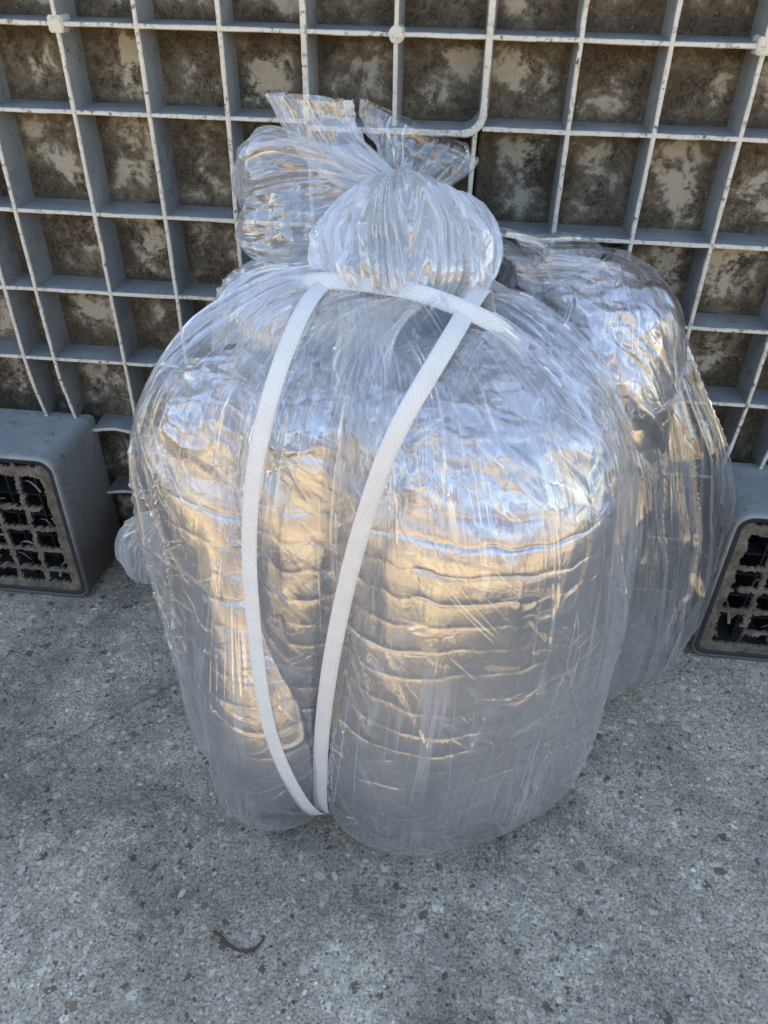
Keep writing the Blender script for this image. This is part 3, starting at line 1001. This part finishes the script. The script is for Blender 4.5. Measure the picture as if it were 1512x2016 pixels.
# ---- back left bag
bagD = thing('plastic_bag', 'clear plastic bag at the back left, behind the others, its crown just under the knots', 'bag', (D_D[0], D_D[1], 0), G_BAG)
tabD = [(0, 0.0015, 0.05, .25, -.115, 0, .04), (0.10, 0.0015, 0.80, .25, -.115, 0, .04), (0.18, 0.03, 0.97, .25, -.115, 0, .04), (0.6, 0.38, 1.02, .25, -.115, 0, .04),
        (0.74, 0.435, 0.93, .255, -.118, 0, .04), (0.84, 0.462, 0.7, .27, -.13, .1, .04), (0.93, 0.475, 0.5, .30, -.17, .6, .04), (1.0, 0.480, 0.4, .325, -.19, 1, .04)]
PD, thD, vD = hull([(D_D[0], D_D[1], D_D[2] + 0.008)], (0.25, -0.115), tabD, 420, 380, 40)
film_obj('film', PD, thD, film_folds(PD, thD, 71, ztop=0.48), M_GATHER, bagD, 0.09)
# ---- back right loose bag
bagC = thing('plastic_bag', 'loose clear plastic bag slumped behind on the right, slack film hanging beside the pallet foot', 'bag', (0.56, -0.12, 0), G_BAG)
tabC = [(0, 0.0015, 0.05, .57, -.125, 0, .05), (0.10, 0.0015, 0.72, .57, -.125, 0, .05), (0.16, 0.03, 0.86, .572, -.125, 0, .05), (0.28, 0.11, 0.97, .575, -.122, 0, .05),
        (0.42, 0.21, 0.97, .565, -.112, 0, .05), (0.58, 0.31, 0.86, .548, -.107, 0, .05), (0.72, 0.39, 0.76, .522, -.105, 0, .05),
        (0.82, 0.44, 0.64, .498, -.103, 0.05, .05), (0.90, 0.468, 0.46, .475, -.105, .2, .05), (1.0, 0.478, 0.2, .42, -.14, 0.8, .03)]
PC, thC, vC = hull([(0.530, -0.122, 0.098), (0.600, -0.100, 0.075)], (0.57, -0.115), tabC, 640, 480, 200)
z = PC[..., 2]; a = thC * 0.12
dC = 0.017 * facet(a * 11, z * 6, 4) * sstep(0.0, 0.08, z) + 0.005 * facet(a * 24 + z * 8, z * 12, 9) + 0.007 * ridge(vn(a * 24 + z * 3, z * 3, 13), 0.2) \
    + 0.0022 * ridge(vn(a * 60, z * 7, 17), 0.15)
film_obj('film', PC, thC, dC, M_LOOSE, bagC, 0.12)
dC2 = -0.020 + 0.016 * facet(a * 9 + 3, z * 7, 64) + 0.005 * facet(a * 24, z * 14, 69) + 0.006 * ridge(vn(a * 28 - z * 6, z * 4, 73), 0.18)
film_obj('inner_film', PC, thC, dC2, M_LOOSE, bagC, 0.12)


# ------------------------------------------------------------------ tubes of gathered film along a curve
def gathered(name, path, prof, mat, parent, seed, nu=420, nv=320, pleat=0.25, cr=0.006, refup=(0, -1, 0.3), nple=16, skew=0.0, twist=0.0, lump=0.0):
    """path: 3D points; prof rows: t, a (half width), b (half depth), pleat factor 0..1"""
    C = spline(path, nv)
    T = np.gradient(C, axis=0); T /= np.linalg.norm(T, axis=1, keepdims=True)
    t = np.linspace(0, 1, nv)
    A = smooth_tab(t, prof)
    up_ = np.array(refup, float)
    S = np.cross(T, up_); S /= np.linalg.norm(S, axis=1, keepdims=True)
    U = np.cross(S, T)
    th = np.linspace(0, 2 * math.pi, nu, endpoint=False)
    TH = np.broadcast_to(th, (nv, nu)); TT = np.broadcast_to(t[:, None], (nv, nu))
    k = nple / (2 * math.pi)
    cu, su = np.cos(TH), np.sin(TH)
    # periodic noise through (cos, sin)
    tw = 0.10 * vn(cu * 1.5 + 4, TT * 3 + su, seed + 9) + 0.5 * vn(cu * 2.2 + 4, su * 2.2, seed + 10) + twist * TT + 0.12 * vn(cu * 6, su * 6, seed + 11)
    q = TH + tw
    w1 = np.sin(q * round(nple * 0.5) + 2 * vn(TT * 3, cu, seed)) * 0.5
    w2 = np.sin(q * nple + 3 * vn(TT * 3 + 5, su, seed + 1)) * 0.5
    w3 = np.sin(q * round(nple * 2.3) + 4 * vn(TT * 4 + 8, cu + su, seed + 2)) * 0.3
    w4 = vn(q * k * 5, TT * 4, seed + 3) * 0.3
    w = (w1 * (0.6 + 0.6 * vn(cu * 2 + 1, su * 2 + TT * 2, seed + 12)) + w2 + w3 * (0.4 + 0.8 * vn(cu * 3, su * 3 + TT * 3, seed + 13)) + w4) * A[:, 2][:, None] * pleat
    f = 1 + w + lump * vn(cu * 1.3 + 3, su * 1.3 + TT * 1.5, seed + 15) * np.sin(np.pi * np.clip(TT * 1.1, 0, 1))
    f = f + (1 - A[:, 2][:, None]) * 0.10 * vn(cu * 2 + 7, su * 2 + TT * 3, seed + 5)
    X = S[:, None, :] * (A[:, 0][:, None] * f * cu)[..., None] + U[:, None, :] * (A[:, 1][:, None] * f * su)[..., None]
    P = C[:, None, :] + X
    if skew:
        P = P + T[:, None, :] * ((TT ** 4) * (skew * cu + 0.10 * abs(skew) * facet(cu * 3, su * 3, seed + 30)))[..., None]
    arc = TH * A[:, 0].max()
    L = np.concatenate([[0], np.cumsum(np.linalg.norm(np.diff(C, axis=0), axis=1))])
    LL = np.broadcast_to(L[:, None], TH.shape)
    N = normals_grid(P)
    d = cr * crumple(arc * 30, LL * 22, seed + 6) * (1 - 0.6 * A[:, 2][:, None]) + 0.0016 * ridge(vn(arc * 90, LL * 10, seed + 7), 0.25) * A[:, 2][:, None]
    P = P + N * d[..., None] * np.minimum(1, A[:, 0] / 0.03)[:, None, None]
    uv = np.stack([arc, LL], -1)
    return mesh_np(name, P.reshape(-1, 3), grid_faces(nv, nu), mat, parent, uv=uv.reshape(-1, 2))


# gathered crown of the front right bag: knot on top, bulging above the cross strap
gathered('neck', [(0.331, -0.155, 0.545), (0.332, -0.165, 0.530), (0.335, -0.180, 0.505), (0.337, -0.195, 0.480), (0.337, -0.203, 0.462)],
         [(0, 0.004, 0.004, 1), (0.10, 0.016, 0.014, 1), (0.3, 0.042, 0.038, 0.75), (0.55, 0.063, 0.054, 0.5), (0.78, 0.062, 0.056, 0.55), (1.0, 0.050, 0.046, 0.8)],
         M_GATHER, bagB, 3, nu=1000, nv=300, pleat=0.20, cr=0.006, nple=46, twist=-0.35, lump=0.06)
gathered('neck', [(0.338, -0.13, 0.512), (0.358, -0.14, 0.500), (0.370, -0.15, 0.480), (0.372, -0.16, 0.455)],
         [(0, 0.008, 0.008, 1), (0.35, 0.034, 0.03, 0.7), (0.7, 0.040, 0.036, 0.5), (1, 0.03, 0.03, 0.8)],
         M_GATHER, bagC, 6, nu=600, nv=200, pleat=0.2, cr=0.005, nple=26, twist=0.4, lump=0.12)
gathered('neck', [(0.318, -0.128, 0.528), (0.296, -0.118, 0.520), (0.258, -0.11, 0.510), (0.218, -0.105, 0.498), (0.190, -0.10, 0.490)],
         [(0, 0.008, 0.008, 1), (0.25, 0.032, 0.03, 0.7), (0.6, 0.057, 0.05, 0.22), (0.85, 0.052, 0.045, 0.08), (0.96, 0.03, 0.03, 0.05), (1, 0.004, 0.004, 0)],
         M_TAIL, bagD, 8, nu=600, nv=260, pleat=0.24, cr=0.014, nple=14, twist=0.7, lump=0.25)
gathered('tail', [(0.322, -0.125, 0.528), (0.300, -0.120, 0.533), (0.280, -0.115, 0.542), (0.262, -0.11, 0.560), (0.250, -0.11, 0.585)],
         [(0, 0.007, 0.007, 1), (0.25, 0.016, 0.012, 0.8), (0.55, 0.023, 0.014, 0.5), (0.85, 0.029, 0.013, 0.35), (1, 0.031, 0.013, 0.3)],
         M_TAIL, bagA, 12, nu=500, nv=240, pleat=0.22, cr=0.009, nple=7, refup=(0, -1, 0), skew=-0.016)
gathered('tail', [(0.322, -0.120, 0.524), (0.326, -0.112, 0.532), (0.331, -0.105, 0.542), (0.334, -0.10, 0.553), (0.336, -0.10, 0.564)],
         [(0, 0.007, 0.007, 1), (0.25, 0.022, 0.012, 0.7), (0.6, 0.043, 0.014, 0.35), (0.9, 0.050, 0.012, 0.25), (1, 0.047, 0.010, 0.25)],
         M_LOOSE, bagB, 19, nu=500, nv=240, pleat=0.16, cr=0.013, nple=5, refup=(0, -1, 0), skew=-0.012)
# small wad of film at the left, by the pallet foot
gathered('tail', [(0.060, -0.11, 0.150), (0.042, -0.105, 0.125), (0.026, -0.10, 0.095), (0.020, -0.10, 0.05)],
         [(0, 0.012, 0.01, 1), (0.4, 0.026, 0.018, 0.7), (0.8, 0.028, 0.02, 0.6), (1, 0.018, 0.01, 0.6)],
         M_GATHER, bagD, 27, nu=420, nv=200, pleat=0.35, cr=0.006, nple=14)

# ------------------------------------------------------------------ straps
def bvh_of(*os_):
    V = []; F = []
    for o in os_:
        n = len(V)
        V += [v.co.copy() for v in o.data.vertices]
        F += [tuple(n + i for i in p.vertices) for p in o.data.polygons]
    return BVHTree.FromPolygons(V, F)


def ribbon(name, pts, width, parent, seed=0, n=260, lift=0.0, th=0.0006, wtab=None):
    """flat woven strap through 3D points with per-point side vectors"""
    C = spline([p[:3] for p in pts], n)
    Nn = spline([p[3:6] for p in pts], n)
    Nn /= np.linalg.norm(Nn, axis=1, keepdims=True)
    T = np.gradient(C, axis=0); T /= np.linalg.norm(T, axis=1, keepdims=True)
    S = np.cross(T, Nn); S /= np.linalg.norm(S, axis=1, keepdims=True)
    Nn = np.cross(S, T)
    s = np.linspace(0, 1, n)
    w = np.full(n, width / 2)
    prof = [(-1, 0), (-0.96, 1), (-0.5, 1.25), (0, 1.3), (0.5, 1.25), (0.96, 1), (1, 0), (0.96, -0.6), (0, -0.6), (-0.96, -0.6)]
    P = np.stack([C + S * (w * a)[:, None] + Nn * (th * b + lift) for a, b in prof], 1)
    L = np.concatenate([[0], np.cumsum(np.linalg.norm(np.diff(C, axis=0), axis=1))])
    uv = np.stack([np.broadcast_to(np.array([p[0] for p in prof]) * width / 2, (n, len(prof))), np.broadcast_to(L[:, None], (n, len(prof)))], -1)
    return mesh_np(name, P.reshape(-1, 3), grid_faces(n, len(prof)), M_STRAP, parent, uv=uv.reshape(-1, 2))


strap = thing('strap', 'white woven plastic strap looped twice round the bundle of bags and crossed under the knots', 'strap', (0.335, -0.22, 0.48))
BV = bvh_of(oA, oB)
import os
if os.environ.get('TRACE'):
    def ray(px, py):
        d = fwd + r2 * ((px - 756) / 1513) - u2 * ((py - 1008) / 1513)
        return Vector(CAM), d.normalized()
    for nm, pp in (('S1', [(636, 560), (600, 610), (566, 680), (540, 760), (518, 850), (500, 950), (494, 1080), (500, 1200), (513, 1330), (535, 1430), (565, 1510), (600, 1570), (622, 1600)]),
                   ('S2', [(935, 590), (900, 645), (850, 725), (800, 810), (757, 900), (722, 1000), (697, 1080), (672, 1180), (655, 1280), (640, 1380), (630, 1480), (632, 1560), (640, 1605)]),
                   ('S3', [(600, 575), (640, 562), (700, 558), (760, 565), (820, 580), (880, 597), (940, 618), (990, 640)])):
        tf = open('/tmp/w/trace.txt', 'a'); tf.write(nm + ' = [\n')
        for p in pp:
            o_, d_ = ray(*p)
            h, nr, i, dd = BV.ray_cast(o_, d_)
            if h is None: tf.write('   # miss %s\n' % (p,)); continue
            if nr.dot(d_) > 0: nr = -nr
            tf.write('    (%.4f, %.4f, %.4f, %.2f, %.2f, %.2f),\n' % (*h, *nr))
        tf.write(']\n'); tf.close()

def smooth_normals(pts, axis):
    """side-to-side normals: away from the bundle's own upright axis, tipping up near the top"""
    res = []
    for p in pts:
        d = Vector((p[0] - axis[0], p[1] - axis[1], 0)).normalized()
        t = min(1, max(0, (p[2] - 0.40) / 0.09))
        res.append((*p, *(d * (1 - 0.75 * t) + Vector((0, 0, 0.05 + 0.9 * t))).normalized()))
    return res


S3 = [(0.2560, -0.2020, 0.4740), (0.2650, -0.2260, 0.4800), (0.2860, -0.2385, 0.4860), (0.3060, -0.2400, 0.4865), (0.3270, -0.2440, 0.4865), (0.3494, -0.2500, 0.4857),
      (0.3728, -0.2567, 0.4820), (0.3950, -0.2610, 0.4755), (0.4120, -0.2590, 0.4660), (0.4320, -0.2450, 0.4440)]
ribbon('strap_loop', smooth_normals(S1, (0.275, -0.20)), 0.0128, strap, 1)
ribbon('strap_loop', smooth_normals(S2, (0.31, -0.22)), 0.0136, strap, 2)
s3 = [(*p, 0.15 * (p[0] - 0.33) * 4, -0.75, 0.65) for p in S3]
ribbon('cross_strap', s3, 0.0130, strap, 3, lift=0.0008)

# rusty bit of wire lying on the concrete
def tube_obj(name, pts, rad, mat, parent=None, n=60, k=8):
    C = spline(pts, n)
    T = np.gradient(C, axis=0); T /= np.linalg.norm(T, axis=1, keepdims=True)
    S = np.cross(T, (0, 0, 1.0)); S /= np.linalg.norm(S, axis=1, keepdims=True)
    U = np.cross(S, T)
    a = np.linspace(0, 2 * math.pi, k, endpoint=False)
    s = np.linspace(0, 1, n)
    rr_ = rad * (1 + 0.25 * vn(s * 30, s * 0, 4)) * np.clip(np.minimum(s, 1 - s) * 30, 0.2, 1)
    P = C[:, None] + S[:, None] * (rr_[:, None] * np.cos(a))[..., None] + U[:, None] * (rr_[:, None] * np.sin(a))[..., None]
    return mesh_np(name, P.reshape(-1, 3), grid_faces(n, k), mat, parent)


w = tube_obj('rusty_wire', [(0.2145, -0.4795, 0.0012), (0.2235, -0.4835, 0.0015), (0.2330, -0.4900, 0.001), (0.2435, -0.4925, 0.0012), (0.2530, -0.4905, 0.0018), (0.2585, -0.4825, 0.0012), (0.2585, -0.4775, 0.001)], 0.0011, M_RUST)
tag(w, 'short curved rusty wire lying on the concrete in front of the bags', 'wire')

# stone chips and crumbs lying loose on the slab: too many to count
rg = random.Random(9)
bm = bmesh.new()
for k in range(330):
    x, y = rg.uniform(-0.25, 0.95), rg.uniform(-0.68, -0.02)
    s = 0.0008 + 0.0026 * rg.random() ** 4
    mt = Matrix.Translation((x, y, s * 0.3)) @ Matrix.Rotation(rg.uniform(0, 6.28), 4, 'Z') @ Matrix.Diagonal((s * rg.uniform(1, 2.1), s, s * rg.uniform(0.4, 0.8), 1))
    r_ = bmesh.ops.create_icosphere(bm, subdivisions=1, radius=1, matrix=mt)
    for v_ in r_['verts']:
        v_.co += Vector([rg.uniform(-0.25, 0.25) * s for _ in range(3)])
o = obj_bm('grit', bm, M_GRIT)
tag(o, 'loose pale stone chips scattered over the grey concrete', 'grit', kind='stuff')
